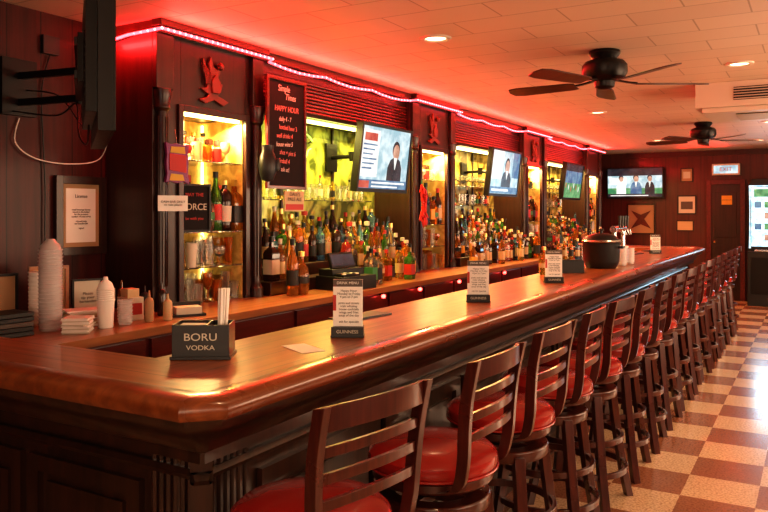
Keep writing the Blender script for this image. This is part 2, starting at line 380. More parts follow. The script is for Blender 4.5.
for y0 in cabs[:3]:
    q=MB(); q.M=TR((FXc+.001,y0+.49,2.22),90)
    poly=[(-.13,.02),(-.08,.0),(.0,.03),(.08,.0),(.13,.03),(.07,.05),(.03,.06),(.06,.09),(.07,.14),(.03,.12),(.02,.16),(.05,.2),(.06,.26),(.02,.22),(-.01,.24),(-.03,.3),(-.05,.25),(-.04,.2),(-.075,.23),(-.1,.28),(-.1,.2),(-.06,.14),(-.07,.1),(-.12,.09),(-.05,.06),(-.07,.04)]
    q.prism(poly,-.02,0,'copper'); q.lathe([(0,-.02),(.02,-.01),(.025,.01),(.01,.03),(0,.035)],c=(.045,-.025,.24),seg=10,k='copper')
    q.prism([(-.03,.07),(.03,.07),(.04,.14),(0,.19),(-.04,.14)],-.035,-.02,'copper')
    for j in range(5): q.tube([(-.03-.012*j,-.022,.12),(-.035-.014*j,-.022,.2+.01*j)],.005,'copper',5)
    q.build('carved_bird_plaque',bevel=.004)
# LED rope
pts=[(XW+.02,3.0,2.55),(-3.45,3.0,2.575)]
for i,y0 in enumerate(cabs):
    pts+=[(FXc+.095,y0-.02,2.585),(FXc+.095,y0+CW+.02,2.585)]
    if i<3: 
        a=y0+CW+.06;b=cabs[i+1]-.06
        for j in range(13):
            t=j/12; pts.append((FXc+.035,a+(b-a)*t,2.578-.022*math.sin(math.pi*((t*3)%1))))
q=MB(); q.tube(pts,.009,'led',8)
for i in range(len(pts)-1):
    a=Vector(pts[i]);b=Vector(pts[i+1]);n=max(1,int((b-a).length/.045))
    for j in range(n):
        p=a.lerp(b,j/n); q.lathe([(0,-.010),(.010,0),(0,.010)],c=(p.x+.004,p.y,p.z),seg=6,k='ledp')
q.build('led_rope_light')
area('led_rope_glow',(-3.12,8.1,2.56),.03,10.2,118,(1,.022,.020),(0,-140,0))
area('led_rope_down',(-3.12,8.1,2.54),.03,10.2,55,(1,.02,.018),(0,-40,0))
area('led_rope_end',(-3.45,2.92,2.55),.4,.03,6,(1,.02,.02),(60,0,0))
for y0 in cabs:
    area('cabinet_lamp',(-3.36,y0+.51,2.13),.12,.5,27,(1,.74,.27),(0,-15,0))
for i in range(3):
    area('niche_lamp',(-3.42,(cabs[i]+CW+cabs[i+1])/2,2.23),.05,1.8,[38,42,36][i],[(.90,.78,.20),(1,.74,.22),(1,.74,.22)][i],(0,-12,0))
area('red_counter_glow',(CF+.06,7.5,.88),.05,8,14,(1,.02,.015),(0,-50,0))
# ---------------------------------------------------------------- bottles & glasses
GL=['gclear','gamber','gdark','ggreen','gclear','gamber','gdark','ggold','ggold','gdark','gamber','gred','gblue']
LB=['lw','lb','lr','ly','lc','lc','lg','lc','lb']
CP=['blk','lr','brass','lw','blk','brass','blk']
def bottle(q,x,y,z,kind=None,sc=1,g=None,l=None,cp=None,seg=12):
    g=g or random.choice(GL); l=l or random.choice(LB); cp=cp or random.choice(CP); kind=kind if kind is not None else random.randrange(5)
    if kind==0: pr=[(0,0,g),(.034,0,g),(.037,.008,g),(.037,.045,g),(.0378,.046,l),(.0378,.135,g),(.037,.136,g),(.037,.18,g),(.03,.205,g),(.015,.23,g),(.0135,.262,cp),(.016,.263,cp),(.016,.3,cp),(0,.3,cp)]
    elif kind==1: pr=[(0,0,g),(.045,0,g),(.05,.01,g),(.05,.04,g),(.051,.041,l),(.051,.13,g),(.05,.131,g),(.05,.165,g),(.042,.185,g),(.016,.205,g),(.014,.235,cp),(.017,.236,cp),(.017,.27,cp),(0,.27,cp)]
    elif kind==2: pr=[(0,0,g),(.033,0,g),(.036,.008,g),(.036,.06,g),(.0368,.061,l),(.0368,.15,g),(.036,.151,g),(.036,.19,g),(.022,.235,g),(.014,.265,g),(.013,.3,cp),(.0155,.301,cp),(.0155,.335,cp),(0,.335,cp)]
    elif kind==3: pr=[(0,0,g),(.04,0,g),(.046,.02,g),(.05,.07,l),(.05,.11,g),(.044,.16,g),(.024,.19,g),(.014,.21,g),(.014,.235,cp),(.022,.236,cp),(.022,.265,cp),(0,.27,cp)]
    else: pr=[(0,0,g),(.036,0,g),(.04,.008,g),(.037,.05,g),(.0385,.051,l),(.042,.14,g),(.041,.141,g),(.043,.2,g),(.034,.222,g),(.015,.24,g),(.0145,.26,cp),(.018,.261,cp),(.018,.285,cp),(0,.285,cp)]
    pr=[(p[0]*sc,p[1]*sc,p[2]) for p in pr]
    q.lathe(pr,c=(x,y,z),seg=4 if kind==1 else seg,rot=R(45) if kind==1 else 0)
def glass(q,x,y,z,h=.14,r=.038,k='gclear',seg=12):
    q.lathe([(0,0),(r*.72,0),(r*.8,h*.1),(r,h),(r-.003,h),(r*.74,h*.12),(0,.012)],c=(x,y,z),seg=seg,k=k)
def goblet(q,x,y,z,h=.16,r=.038,k='gclear',seg=12):
    q.lathe([(0,0),(r*.85,0),(r*.8,.004),(.005,.012),(.005,h*.4),(r*.8,h*.55),(r,h*.75),(r*.85,h),(r*.82,h),(r*.95,h*.75),(r*.7,h*.57),(0,h*.46)],c=(x,y,z),seg=seg,k=k)
def mug(q,x,y,z,h=.13,r=.042,k='gclear',seg=12):
    q.lathe([(0,0),(r,0),(r,h),(r-.006,h),(r-.008,.015),(0,.015)],c=(x,y,z),seg=seg,k=k)
    q.tube([(x+r*.2,y-r,z+h*.85),(x+r*.2,y-r-.025,z+h*.7),(x+r*.2,y-r-.025,z+h*.35),(x+r*.2,y-r,z+h*.2)],.006,k,6)
for i in range(3):
    a=cabs[i]+CW;b=cabs[i+1]
    q=MB()
    for (x,z) in [(-2.99,CZ),(-3.09,CZ),(-3.275,1.07),(-3.43,1.16),(-3.585,1.25)]:
        y=a+.12
        while y<b-.08:
            skip=(i==0 and x>-3.3 and 4.38<y<4.97)
            if not skip and not (x>-3.0 and random.random()<.6) and not (x>-3.1 and random.random()<.12):
                bottle(q,x+random.uniform(-.012,.012),y,z+.001,sc=random.uniform(.9,1.16),seg=12 if i==0 else 8)
            y+=random.uniform(.09,.12)
    q.build('liquor_bottles')
    q=MB()
    for z in ((1.629,1.849) if i else (1.649,)):
        y=a+.16
        while y<b-.36:
            if z<1.7 and random.random()<.5: bottle(q,XW+.10,y,z,sc=.62,seg=8)
            else: (glass if z<1.7 else goblet)(q,XW+.10,y,z,.13,.035,seg=8)
            y+=.09
    q.build('drinking_glasses')
for n,y0 in enumerate(cabs):
    q=MB(); sg=14 if n==0 else 8
    for z in (CZ+.001,1.209):
        for x in (-3.34,-3.42,-3.50,-3.58):
            y=y0+.275
            while y<y0+CW-.18:
                f=random.choice([glass,goblet,mug,glass,mug]); hh=random.uniform(.11,.19); rr=random.uniform(.028,.040)
                f(q,x+random.uniform(-.008,.008),y,z,hh,rr,k=random.choice(['gclear','gclear','gclear','ggold','lw','gamber']),seg=sg); y+=random.uniform(.072,.088)
    for x in (-3.34,-3.44,-3.55):
        y=y0+(.50 if n==0 and x>-3.4 else .275)
        while y<y0+CW-.18: bottle(q,x,y,1.429,sc=random.uniform(.9,1.25),seg=sg); y+=random.uniform(.082,.095)
    y=y0+.28
    while y<y0+CW-.17: 
        random.choice([mug,glass,goblet])(q,-3.38,y,1.869,random.uniform(.09,.15),.036,k=random.choice(['lc','gclear','lw','gamber','lb','lr']),seg=sg)
        k=random.choice(['lc','tan','lw','lb']); yy=y+.04
        q.lathe([(0,0),(.022,0),(.026,.02),(.02,.035),(.034,.05),(.04,.08),(.032,.11),(0,.125)],c=(-3.48,yy,1.869),seg=12,k=k)
        q.lathe([(0,.125),(.03,.125),(.028,.16),(0,.17)],c=(-3.48,yy,1.869),seg=8,k=random.choice(['lb','lr','gdark']))
        bottle(q,-3.58,y,1.869,kind=3,sc=.8,seg=sg); y+=.088
    q.build('shelf_glassware')
def framed(name,loc,w,h,rz,fr='blk',inner='white',b=.02,rx=0,t=.02):
    q=MB(); q.M=TR(loc,rz,rx)
    q.box(-w/2,w/2,-t*.5,0,-h/2,h/2,inner)
    for (a,c,d,e) in [(-w/2-b,-w/2,-h/2-b,h/2+b),(w/2,w/2+b,-h/2-b,h/2+b),(-w/2,w/2,-h/2-b,-h/2),(-w/2,w/2,h/2,h/2+b)]: q.box(a,c,-t,0,d,e,fr)
    return q
q=framed('x',(-3.305,3.38,1.575),.20,.27,75,'lb','slate',.012); o=q.build('black_poster')
text('MAY THE',.03,TR((-3.291,3.376,1.655),75),'lr',o); text('FORCE',.056,TR((-3.291,3.376,1.58),75),'lw',o); text('be with you',.026,TR((-3.291,3.376,1.51),75),'lr',o)
CX,CYc=-3.19,4.15
q=framed('x',(CX,CYc,2.09),.40,.72,90,'redwood','slate',.022)
q.box(-.02,.02,0,.12,-.3,.3,'redwood')
o=q.build('chalkboard',bevel=.002)
random.seed(11)
def ct(s,size,z,dy=0,sx=.8,k='chalk'): text(s,size,TR((CX+.0115,CYc+dy,z),90),k,o,sx=sx,shear=random.uniform(-.15,.35),tilt=random.uniform(-3,3))
ct('Simple',.062,2.40,-.03,k='chalkw');ct('Times',.062,2.345,.04,k='chalkw');ct('HAPPY HOUR',.055,2.26)
for j,s in enumerate(['daily 4 - 7','bottled beer 3','well drinks 4','house wine 5','shot + pint 6','fireball 4','ask us!']): ct(s,.046,2.19-j*.058,random.uniform(-.03,.03),.75,'chalkw' if j%3==0 else 'chalk')
random.seed(21)
q=MB(); q.M=TR((-3.17,4.22,1.625),85); q.box(-.10,.10,-.006,.006,-.07,.07,'lc'); q.box(-.09,.09,-.008,-.006,-.06,-.02,'lr'); q.tube([(-.07,0,.07),(-.07,0.0,.09)],.003,'steel',5)
o=q.build('beer_tin_sign'); text("DALE'S\nPALE ALE",.036,TR((-3.161,4.22,1.655),85),'ink',o)
q=MB(); q.M=TR((-3.13,3.88,1.86),70)
q.lathe([(0,-.11),(.04,-.10),(.06,-.05),(.065,0),(.055,.06),(.04,.09),(.045,.13),(0,.135)],seg=16,k='blk',sq=(1,.75))
q.lathe([(0,-.04),(.02,-.03),(.025,0),(.018,.04),(0,.05)],c=(.065,-.01,.0),seg=10,k='blk')
q.tube([(0,0,.13),(0,.02,.25),(0,.03,.33)],.004,'red',6)
q.build('boxing_glove')
q=MB(); NY=4.92; q.tube([(XW+.06,NY+.22*math.cos(2*math.pi*i/32),1.98+.22*math.sin(2*math.pi*i/32)) for i in range(4,26)],.006,'neong',8)
q.tube([(XW+.06,NY-.15+.035*i,1.9+.02*i+.03*math.sin(i*1.9)) for i in range(9)],.006,'neong',8)
for a in range(45,300,80): q.tube([(XW+.021,NY+.2*math.cos(R(a)),1.98+.2*math.sin(R(a))),(XW+.06,NY+.22*math.cos(R(a)),1.98+.22*math.sin(R(a)))],.005,'blk',5)
q.build('neon_beer_sign')
q=MB(); q.M=TR((-3.03,4.68,CZ+.001),80)
q.box(-.19,.19,-.13,.13,0,.1,'blk'); q.box(-.17,.17,-.02,.12,.1,.15,'blk'); q.box(-.16,.02,-.12,-.03,.1,.115,'blkm')
for a in range(5):
    for b2 in range(3): q.box(-.15+a*.034,-.125+a*.034,-.115+b2*.028,-.095+b2*.028,.115,.122,'white' if (a+b2)%4==0 else 'lb')
q.M=q.M@TR((0,.03,.15),0,-20); q.box(-.13,.13,-.012,.012,0,.12,'blk'); q.box(-.12,.12,-.015,-.012,.015,.105,'scrd')
q.build('cash_register',bevel=.004)
q=MB(); q.M=TR((-3.19,3.13,1.83),66)
q.prism([(-.07,-.11),(-.04,-.105),(0,-.115),(.04,-.105),(.07,-.12),(.062,-.06),(.066,0),(.06,.06),(.07,.11),(.03,.105),(0,.115),(-.04,.108),(-.07,.12),(-.062,.05),(-.068,0),(-.06,-.06)],-.016,.016,'purple'); q.prism([(-.05,-.04),(.05,-.055),(.05,.045),(-.05,.055)],-.022,-.016,'red'); q.prism([(-.045,.06),(.045,.055),(.04,.095),(-.04,.095)],-.020,-.016,'ly'); q.prism([(-.05,-.1),(.04,-.1),(.03,-.065),(-.04,-.06)],-.020,-.016,'ly')
q.tube([(0,.0,.11),(0,.03,.2)],.003,'steel',5)
o=q.build('chip_bag',bevel=.006); text('TAKIS',.034,TR((-3.169,3.125,1.83),66),'lw',o,tilt=6)
q=MB(); q.M=TR((-3.20,3.11,1.60),60); q.box(-.085,.085,-.002,.002,-.045,.045,'white'); o=q.build('paper_notice')
text('CASH BAR ONLY\nno tabs please',.018,TR((-3.196,3.108,1.60),60),'ink',o)
q=MB(); random.seed(3); y0=6.24
for j in range(26):
    z=1.45+.34*j/26; a=random.uniform(-1.2,1.2); r=.05+.03*math.sin(j*.3)
    q.tube([(-3.20,y0,z+.03),(-3.20+.035*math.cos(a),y0+.04*math.sin(a),z),(-3.20+.05*math.cos(a),y0+r*1.3*math.sin(a),z-.05)],[.008,.014,.003],'red',6)
q.tube([(-3.20,y0,1.48),(-3.20,y0,1.85)],.005,'lg',5)
q.build('red_pepper_string')
# ---------------------------------------------------------------- TVs
def tv(name,c,w,h,rz,rx=0,content=0,mount=None):
    q=MB(); q.M=TR(c,rz,rx)
    q.box(-w/2,w/2,0,.05,-h/2,h/2,'blk'); q.box(-w/2+.1,w/2-.1,.05,.09,-h/2+.08,h/2-.08,'blk')
    b=.022
    for (a,d,e,f) in [(-w/2,-w/2+b,-h/2,h/2),(w/2-b,w/2,-h/2,h/2),(-w/2+b,w/2-b,-h/2,-h/2+b*1.4),(-w/2+b,w/2-b,h/2-b,h/2)]: q.box(a,d,-.012,0,e,f,'blk')
    W=w/2-b;Hh=h/2-b
    def r(x0,x1,z0,z1,k,y=-.001): q.box(x0*W,x1*W,y-.0008,y,z0*Hh,z1*Hh,k)
    def disc(x,z,rr,k,y,sy=1.25): q.prism([(x*W+rr*math.cos(2*math.pi*i/18),z*Hh+rr*sy*math.sin(2*math.pi*i/18)) for i in range(18)],y-.0008,y,k)
    def person(x,s,suit,y,zb=0):
        q.prism([((x-.3*s)*W,-.75*Hh),((x+.3*s)*W,-.75*Hh),((x+.29*s)*W,-.25*Hh),((x+.2*s)*W,(.0)*Hh),((x+.07*s)*W,.1*Hh),((x-.07*s)*W,.1*Hh),((x-.2*s)*W,.0*Hh),((x-.29*s)*W,-.25*Hh)],y-.0008,y,suit)
        disc(x,.36,.072*s*w,'scrd',y-.0010,1.15); disc(x+.01,.27,.062*s*w,'scrs',y-.002)
        q.prism([((x-.01*s)*W,-.3*Hh),((x+.01*s)*W,-.3*Hh),((x+.07*s)*W,.1*Hh),((x-.07*s)*W,.1*Hh)],y-.003,y-.0016,'scrw')
    r(-1,1,-1,1,['scr','scr','scrb','scr'][content])
    if content==0:
        r(-1,-.3,-.6,.9,'scrw',-.002); r(-.9,-.4,.55,.8,'scrr',-.003)
        for j in range(6): r(-.92,-.38-.08*(j%3),.4-j*.15,.45-j*.15,'scrb',-.003)
        person(.42,1.05,'scrd',-.003); r(-1,1,-.98,-.68,'scrb',-.006); r(-1,-.6,-.95,-.72,'scrr',-.008); r(-.5,.9,-.80,-.74,'scrw',-.008); r(-.5,.6,-.92,-.87,'scrw',-.008)
    elif content==1:
        r(-1,-.2,-.3,1,'scrw',-.002); r(.5,1,-.2,1,'scrb',-.002); person(.1,1.15,'scrd',-.003); r(-1,1,-.95,-.65,'scrb',-.006); r(-.9,.3,-.85,-.75,'scrw',-.008)
    elif content==2:
        r(-1,1,-1,-.1,'scrg',-.002); r(-1,1,.6,1,'scrd',-.002)
        for j in range(6): disc(-.8+.3*j,-.25-.1*(j%3),.02,'scrw' if j%2 else 'scrr',-.003,2)
    elif content==3:
        r(-1,1,-1,-.35,'scrg',-.002); r(-1,1,.5,1,'scrd',-.002); r(-.95,-.3,-.1,.4,'scrw',-.002)
        person(-.5,.6,'scrw',-.003); person(.05,.7,'scrb',-.004); person(.55,.6,'scrd',-.003)
        r(-1,1,-.98,-.75,'scrd',-.006); r(-.9,.5,-.9,-.84,'scrw',-.008)
    q.M=Matrix()
    if mount:
        p=Vector(c)+Matrix.Rotation(R(rz),3,'Z')@Vector((0,.09,0)); m=Vector(mount)
        mid=(p+m)/2+Vector((0,0,.02)); 
        q.tube([p,mid,m],.018,'blkm',8)
        q.lathe([(0,-.04),(.03,-.04),(.03,.04),(0,.04)],c=mid,seg=10,k='blkm')
        q.box(m.x-.0,m.x+.02,m.y-.08,m.y+.08,m.z-.12,m.z+.12,'blkm')
    return q
tv('t',(-3.10,5.38,1.985),.83,.55,90,7,0,(XW+.03,5.38,2.02)).build('television',bevel=.002)
tv('t',(-3.12,8.20,2.00),.92,.54,90,7,1,(XW+.03,8.20,2.02)).build('television',bevel=.002)
tv('t',(-3.12,11.0,2.00),.92,.54,90,7,2,(XW+.03,11.0,2.02)).build('television',bevel=.002)
q=tv('t',(-2.92,YF-.14,2.09),1.02,.58,0,3,3,None); q.box(-3.05,-2.8,YF-.07,YF-.001,2.0,2.2,'blkm'); q.build('television',bevel=.002)
# wall television by the entrance, on its folding arm, seen nearly edge-on
q=tv('t',(-2.60,2.15,2.18),.9,.66,143,0,0,None)
q.M=TR((-2.60,2.15,2.18),143,0)
for j in range(9): q.box(-.28,.28,.09,.094,-.18+j*.03,-.17+j*.03,'blkm')
q.box(-.1,.1,.09,.115,-.1,.1,'blkm'); q.M=Matrix()
q.box(XW+.001,XW+.03,2.36,2.56,2.06,2.36,'blkm')
for dz in (-.07,.07):
    q.rbeam([(XW+.03,2.46,2.2+dz),(-3.25,2.52,2.2+dz),(-2.69,2.08,2.2+dz)],(.012,.012,0),(0,0,.018),'blkm')
q.tube([(-3.25,2.52,2.1),(-3.25,2.52,2.3)],.02,'blkm',10)
P0=[(XW+.01,2.47,2.05),(XW+.02,2.44,1.92),(XW+.03,2.55,1.84),(XW+.05,2.75,1.82),(XW+.08,2.93,1.86),(-3.3,2.75,2.0),(-2.9,2.4,2.05),(-2.69,2.09,2.1)]
q.tube(smooth(P0),.0035,'white',6)
P1=[(-2.67,2.12,2.0),(-2.85,2.25,1.86),(-3.1,2.4,1.93),(-3.25,2.5,2.1),(-3.4,2.5,2.05),(XW+.03,2.42,2.08)]
q.tube(smooth(P1),.0045,'blk',6)
P2=[(-2.70,2.14,2.3),(-2.95,2.3,2.02),(-3.2,2.5,1.98),(-3.45,2.55,2.16),(XW+.03,2.5,2.2)]
q.tube(smooth(P2),.004,'blk',6)
q.build('television',bevel=.002)
q=MB(); q.box(XW+.001,XW+.03,2.60,2.70,2.42,2.52,'blk'); q.tube(smooth([(XW+.015,2.65,2.42),(XW+.015,2.60,2.2),(XW+.015,2.62,1.7),(XW+.015,2.62,1.4),(XW+.015,2.64,1.0)]),.004,'blk',6); q.build('power_outlet')
q=framed('x',(XW+.001,2.85,1.53),.25,.36,90,'dark','tan',.045,t=.03); q.box(-.1,.1,-.017,-.015,-.155,.155,'white'); o=q.build('framed_certificate',bevel=.004)
text('License',.028,TR((XW+.020,2.85,1.64),90),'ink',o); text('retail beverage license\nissued to the holder\nfor the premises\nnumber 14 main street\n\ncity and state\nnot transferable\n\nsigned',.014,TR((XW+.020,2.85,1.51),90),'ink',o)
# ---------------------------------------------------------------- items on left counter
def stack(q,x,y,z,r0,r1,h,n,k):
    pr=[(0,0,k),(r0,0,k)]
    for i in range(n):
        zz=h*(i+1)/n; pr+= [(r1,zz-h/n*.3,k),(r1+.003,zz-h/n*.25,k),(r1+.003,zz-.001,k),(r0+(r1-r0)*.8,zz,k)]
    pr.append((0,h,k)); q.lathe(pr,c=(x,y,z),seg=20)
CB=CZ+.001
q=MB(); stack(q,-3.19,2.31,CB,.048,.054,.39,22,'cup'); q.lathe([(.05,.39),(.045,.41),(.03,.425),(.02,.44),(0,.44)],c=(-3.19,2.31,CB),seg=16,k='cup'); q.build('plastic_cup_stack')
q=MB(); stack(q,-3.38,2.38,CB,.040,.046,.27,14,'white'); stack(q,-3.03,2.62,CB,.03,.036,.13,7,'cup'); q.build('short_cup_stacks')
q=MB(); q.lathe([(0,0),(.035,0),(.042,.13),(.044,.132),(.044,.14),(.03,.142)],c=(-3.03,2.5,CB),seg=20,k='white'); stack(q,-3.03,2.5,CB+.13,.03,.042,.06,6,'white'); q.lathe([(.03,.18),(.04,.192),(.03,.22),(.012,.235),(.01,.25),(0,.25)],c=(-3.03,2.5,CB),seg=16,k='white'); q.build('paper_cup_stack')
q=MB()
for i in range(9):
    q.M=TR((-3.2+random.uniform(-.015,.015),2.50,CB+i*.009),random.uniform(50,95)); q.box(-.09,.09,-.065,.065,.0,.008,['white','tan','lc','lw'][i%4])
q.build('paper_stack')
q=framed('x',(-3.47,2.50,CB+.15),.16,.24,70,'tanw','lc',.018,rx=0); q.prism([(-.05,-.08),(.05,-.08),(.03,.0),(.045,.05),(0,.08),(-.04,.04),(-.02,0)],-.014,-.01,'lg'); q.build('framed_print')
q=framed('x',(-3.4,2.68,CB+.11),.14,.18,70,'blk','lw',.01); o=q.build('framed_note'); text('Please\ntip your\nbartender',.022,TR((-3.388,2.68,CB+.11),70),'ink',o)
q=MB(); q.M=TR((-3.14,2.75,CB),75); q.box(-.05,.05,-.05,.05,0,.12,'lw'); q.box(-.04,.04,-.052,-.05,.03,.09,'lr'); q.box(-.035,.03,-.04,.04,.12,.165,'lc'); q.build('coaster_box',bevel=.003)
q=MB()
for i in range(5):
    q.M=TR((-3.22,2.09,CB+i*.022),random.uniform(70,100)); q.box(-.10,.10,-.08,.08,0,.02,['blk','lb','ink'][i%3])
q.build('book_stack',bevel=.002)
q=MB()
for i,(x,y,h,k) in enumerate([(-3.0,2.75,.14,'tan'),(-2.96,2.84,.12,'lc'),(-3.3,2.83,.17,'gamber'),(-3.22,2.92,.14,'lb'),(-3.12,2.95,.16,'gdark')]):
    q.lathe([(0,0),(.022,0),(.024,.01),(.024,h*.75),(.018,h*.85),(.008,h*.9),(.004,h*1.15),(0,h*1.15)],c=(x,y,CB),seg=14,k=k)
q.build('squeeze_bottles')
q=MB()
for i in range(12):
    q.M=TR((-3.03,2.34,CB+i*.006),random.uniform(20,45)); q.box(-.06,.06,-.06,.06,0,.0055,'white' if i%3 else 'lw')
q.build('napkin_pile')
q=framed('x',(-3.5,2.24,CB+.14),.16,.22,80,'blk','tan',.012); q.build('framed_photograph')
q=MB(); q.M=TR((-3.0,3.02,CB),60); 
q.box(-.09,.09,-.06,.06,0,.012,'blk'); q.box(-.09,.09,.05,.06,.012,.07,'blk'); q.box(-.07,.07,-.05,.04,.012,.05,'lw'); q.build('napkin_tray')
# ---------------------------------------------------------------- bar top objects
BT=H+.001
q=MB(); A=TR((-1.76,1.85,BT),32); q.M=A
w=.092;d=.06;t=.005;h=.112
q.box(-w,w,-d,d,0,.006,'blk')
q.box(-w,w,-d,-d+t,.006,h,'blk');q.box(-w,w,d-t,d,.006,h,'blk');q.box(-w,-w+t,-d+t,d-t,.006,h,'blk');q.box(w-t,w,-d+t,d-t,.006,h,'blk')
q.box(.015,.02,-d+t,d-t,.006,h,'blk')
q.box(-w-.006,w+.006,-d-.006,d+.006,0,.01,'blk')
for i in range(9): q.box(-.08,.0,-.045+.01*i,-.039+.01*i,.006,.105,'white')
random.seed(2)
for i in range(16):
    x=.055+random.uniform(-.014,.014);y=random.uniform(-.02,.02)
    q.tube([(x*.8+.012,y*.6,.01),(x+random.uniform(-.006,.006)+.01,y,.225)],.0033,'white',6)
o=q.build('napkin_caddy',bevel=.001)
text('BORU',.034,A@TR((0,-.061,.072)),'lw',o,sx=1.2); text('VODKA',.022,A@TR((0,-.061,.038)),'lw',o,sx=1.2)
def menu(x,y,rz=28):
    q=MB(); A=TR((x,y,BT),rz); q.M=A
    q.box(-.062,.062,-.028,.028,0,.04,'blk'); q.box(-.064,.064,-.03,.03,0,.008,'blk')
    q.box(-.057,.057,-.004,.004,.04,.22,'white'); q.box(-.057,.057,-.0052,-.004,.192,.22,'ink')
    q.prism([(-.057,.10),(-.045,.10),(-.045,.16),(-.057,.16)],-.0052,-.004,'lr')
    o=q.build('table_menu_card',bevel=.001)
    text('DRINK MENU',.014,A@TR((0,-.0055,.206)),'white',o)
    text('GUINNESS',.018,A@TR((0,-.0292,.022)),'lw',o)
    text('Happy Hour\nMonday to Friday\n4 pm to 7 pm\n\npints and stouts\nirish whiskey\nhouse cocktails\nwings and fries\nsoup of the day\n\nask for specials',.0125,A@TR((.004,-.0046,.117)),'lb',o)
menu(-1.56,2.42); menu(-1.56,3.70,26); menu(-1.54,4.96,30); menu(-1.6,9.0,30)
q=MB(); q.M=TR((-1.56,2.13,BT),62); q.box(-.045,.045,-.085,.085,0,.001,'white'); q.build('bar_receipt')
q=MB()
q.lathe([(0,0),(.12,0),(.135,.02),(.15,.06),(.155,.2),(.16,.22),(.165,.23),(.16,.245),(.14,.25),(.12,.275),(.06,.295),(0,.3)],c=(-1.6,6.5,BT),seg=32,k='blk')
q.lathe([(.163,.222),(.168,.23),(.163,.24)],c=(-1.6,6.5,BT),seg=32,k='steel')
q.lathe([(0,.29),(.012,.295),(.012,.315),(.025,.32),(.02,.335),(0,.34)],c=(-1.6,6.5,BT),seg=14,k='blk')
q.box(-1.79,-1.74,6.46,6.54,BT+.17,BT+.19,'blk');q.box(-1.46,-1.41,6.46,6.54,BT+.17,BT+.19,'blk')
q.build('soup_kettle')
q=MB()
for i,(x,y,h) in enumerate([(-1.5,6.85,.16),(-1.58,6.95,.18),(-1.48,7.08,.15),(-1.56,7.2,.16)]): stack(q,x,y,BT,.03,.038,h,6,'white' if i%2 else 'cup')
q.build('takeaway_cup_stacks')
q=MB(); q.M=TR((-1.7,5.85,BT),30); q.box(-.11,.11,-.07,.07,0,.1,'blk'); q.box(-.1,.1,-.06,.06,.1,.105,'lb'); q.tube([(-.11,0,.1),(-.11,0,.2),(.11,0,.2),(.11,0,.1)],.006,'steel',6)
for i in range(4): bottle(q,-.075+i*.05,.0,.105,kind=0,sc=.55,seg=8)
q.build('condiment_caddy',bevel=.003)
q=MB()
for i,(x,y) in enumerate([(-1.80,6.1),(-1.82,6.22),(-1.8,5.55),(-1.8,7.45)]): bottle(q,x,y,BT,kind=[0,2,3][i%3],sc=.8,seg=10)
q.build('countertop_bottles')
q=MB()
for i,(x,y) in enumerate([(-1.8,2.9),(-1.8,8.8),(-1.76,9.6)]): q.M=TR((x,y,BT),80); q.box(-.15,.15,-.06,.06,0,.008,'blk')
q.build('rubber_bar_mats')
q=MB(); q.M=TR((-1.80,8.05,BT),90)
q.tube([(-.2,0,0),(-.2,0,.3)],.025,'steel',12); q.tube([(.2,0,0),(.2,0,.3)],.025,'steel',12); q.tube([(-.25,0,.3),(.25,0,.3)],.035,'steel',14)
for x in (-.18,-.06,.06,.18): q.tube([(x,-.03,.3),(x,-.08,.29),(x,-.09,.24)],.01,'steel',8); q.tube([(x,-.05,.32),(x,-.05,.35),(x,-.05,.44)],[.01,.012,.018],'blk',8)
q.build('beer_tap_tower')
# ---------------------------------------------------------------- bar stools
def stool_mesh():
    q=MB(); k='cherry'
    q.lathe([(0,.695),(.195,.695),(.212,.705),(.221,.725),(.217,.748),(.195,.768),(.13,.78),(0,.784)],seg=36,k='vinyl')
    q.tube([(.219*math.cos(2*math.pi*i/36),.219*math.sin(2*math.pi*i/36),.708) for i in range(36)],.005,'vinyl',6,True)
    q.lathe([(0,.66),(.195,.66),(.205,.67),(.205,.695),(0,.695)],seg=36,k=k)
    q.lathe([(0,.62),(.1,.62),(.1,.66),(0,.66)],seg=20,k='blkm')
    q.lathe([(.135,.575),(.19,.575),(.195,.585),(.195,.615),(.19,.62),(.135,.62),(.135,.575)],seg=32,k=k)
    q.box(-.14,.14,-.02,.02,.585,.62,k);q.box(-.02,.02,-.14,.14,.585,.62,k)
    for sx in (-1,1):
        for sy in (-1,1):
            pts=[]
            for t in [i/8 for i in range(9)]:
                o=.132+.055*t+.018*t*t*t; pts.append((sx*o,sy*o,.6*(1-t)))
            q.rbeam(pts,(.013*sx,.013*sy,0),(.015,-.015*sx*sy,0),k)
    for z,r in ((.20,.243),(.36,.222)):
        q.lathe([(r-.012,z-.014),(r+.006,z-.014),(r+.006,z+.014),(r-.012,z+.014),(r-.012,z-.014)],seg=36,k=k)
    for sy in (-1,1):
        pts=[(.12,sy*.165,.675),(.175,sy*.172,.70),(.198,sy*.18,.78),(.205,sy*.186,.88),(.215,sy*.19,.98),(.24,sy*.192,1.10)]
        q.rbeam(smooth(pts,4),(.019,0,.004),(0,.012,0),k)
    def slat(z,x,h,bul=.035):
        q.rbeam([(x+bul*(1-t*t),.188*t,z+.008*(1-t*t)) for t in [i/8-1 for i in range(17)]],(.008,0,.001),(0,0,h/2),k)
    slat(1.068,.232,.06); slat(.985,.215,.026,.03); slat(.92,.208,.026,.03); slat(.855,.203,.026,.028)
    return q
o=stool_mesh().build('bar_stool',bevel=.0025,center=False)
data=o.data
ys=[1.647,2.275,2.90,3.50,4.02]
while ys[-1]<10.1: ys.append(ys[-1]+.60)
for i,y in enumerate(ys):
    if i: 
        o=bpy.data.objects.new('bar_stool',data); S.collection.objects.link(o)
        b=o.modifiers.new('bevel','BEVEL'); b.width=.0025; b.segments=2; b.limit_method='ANGLE'; b.angle_limit=R(40)
    o.location=(-1.18 if i==0 else -1.125+(.02 if i>3 else 0),y,0); o.rotation_euler=(0,0,R([3,-1,-2,3,-3,2][i%6] if i else -11))
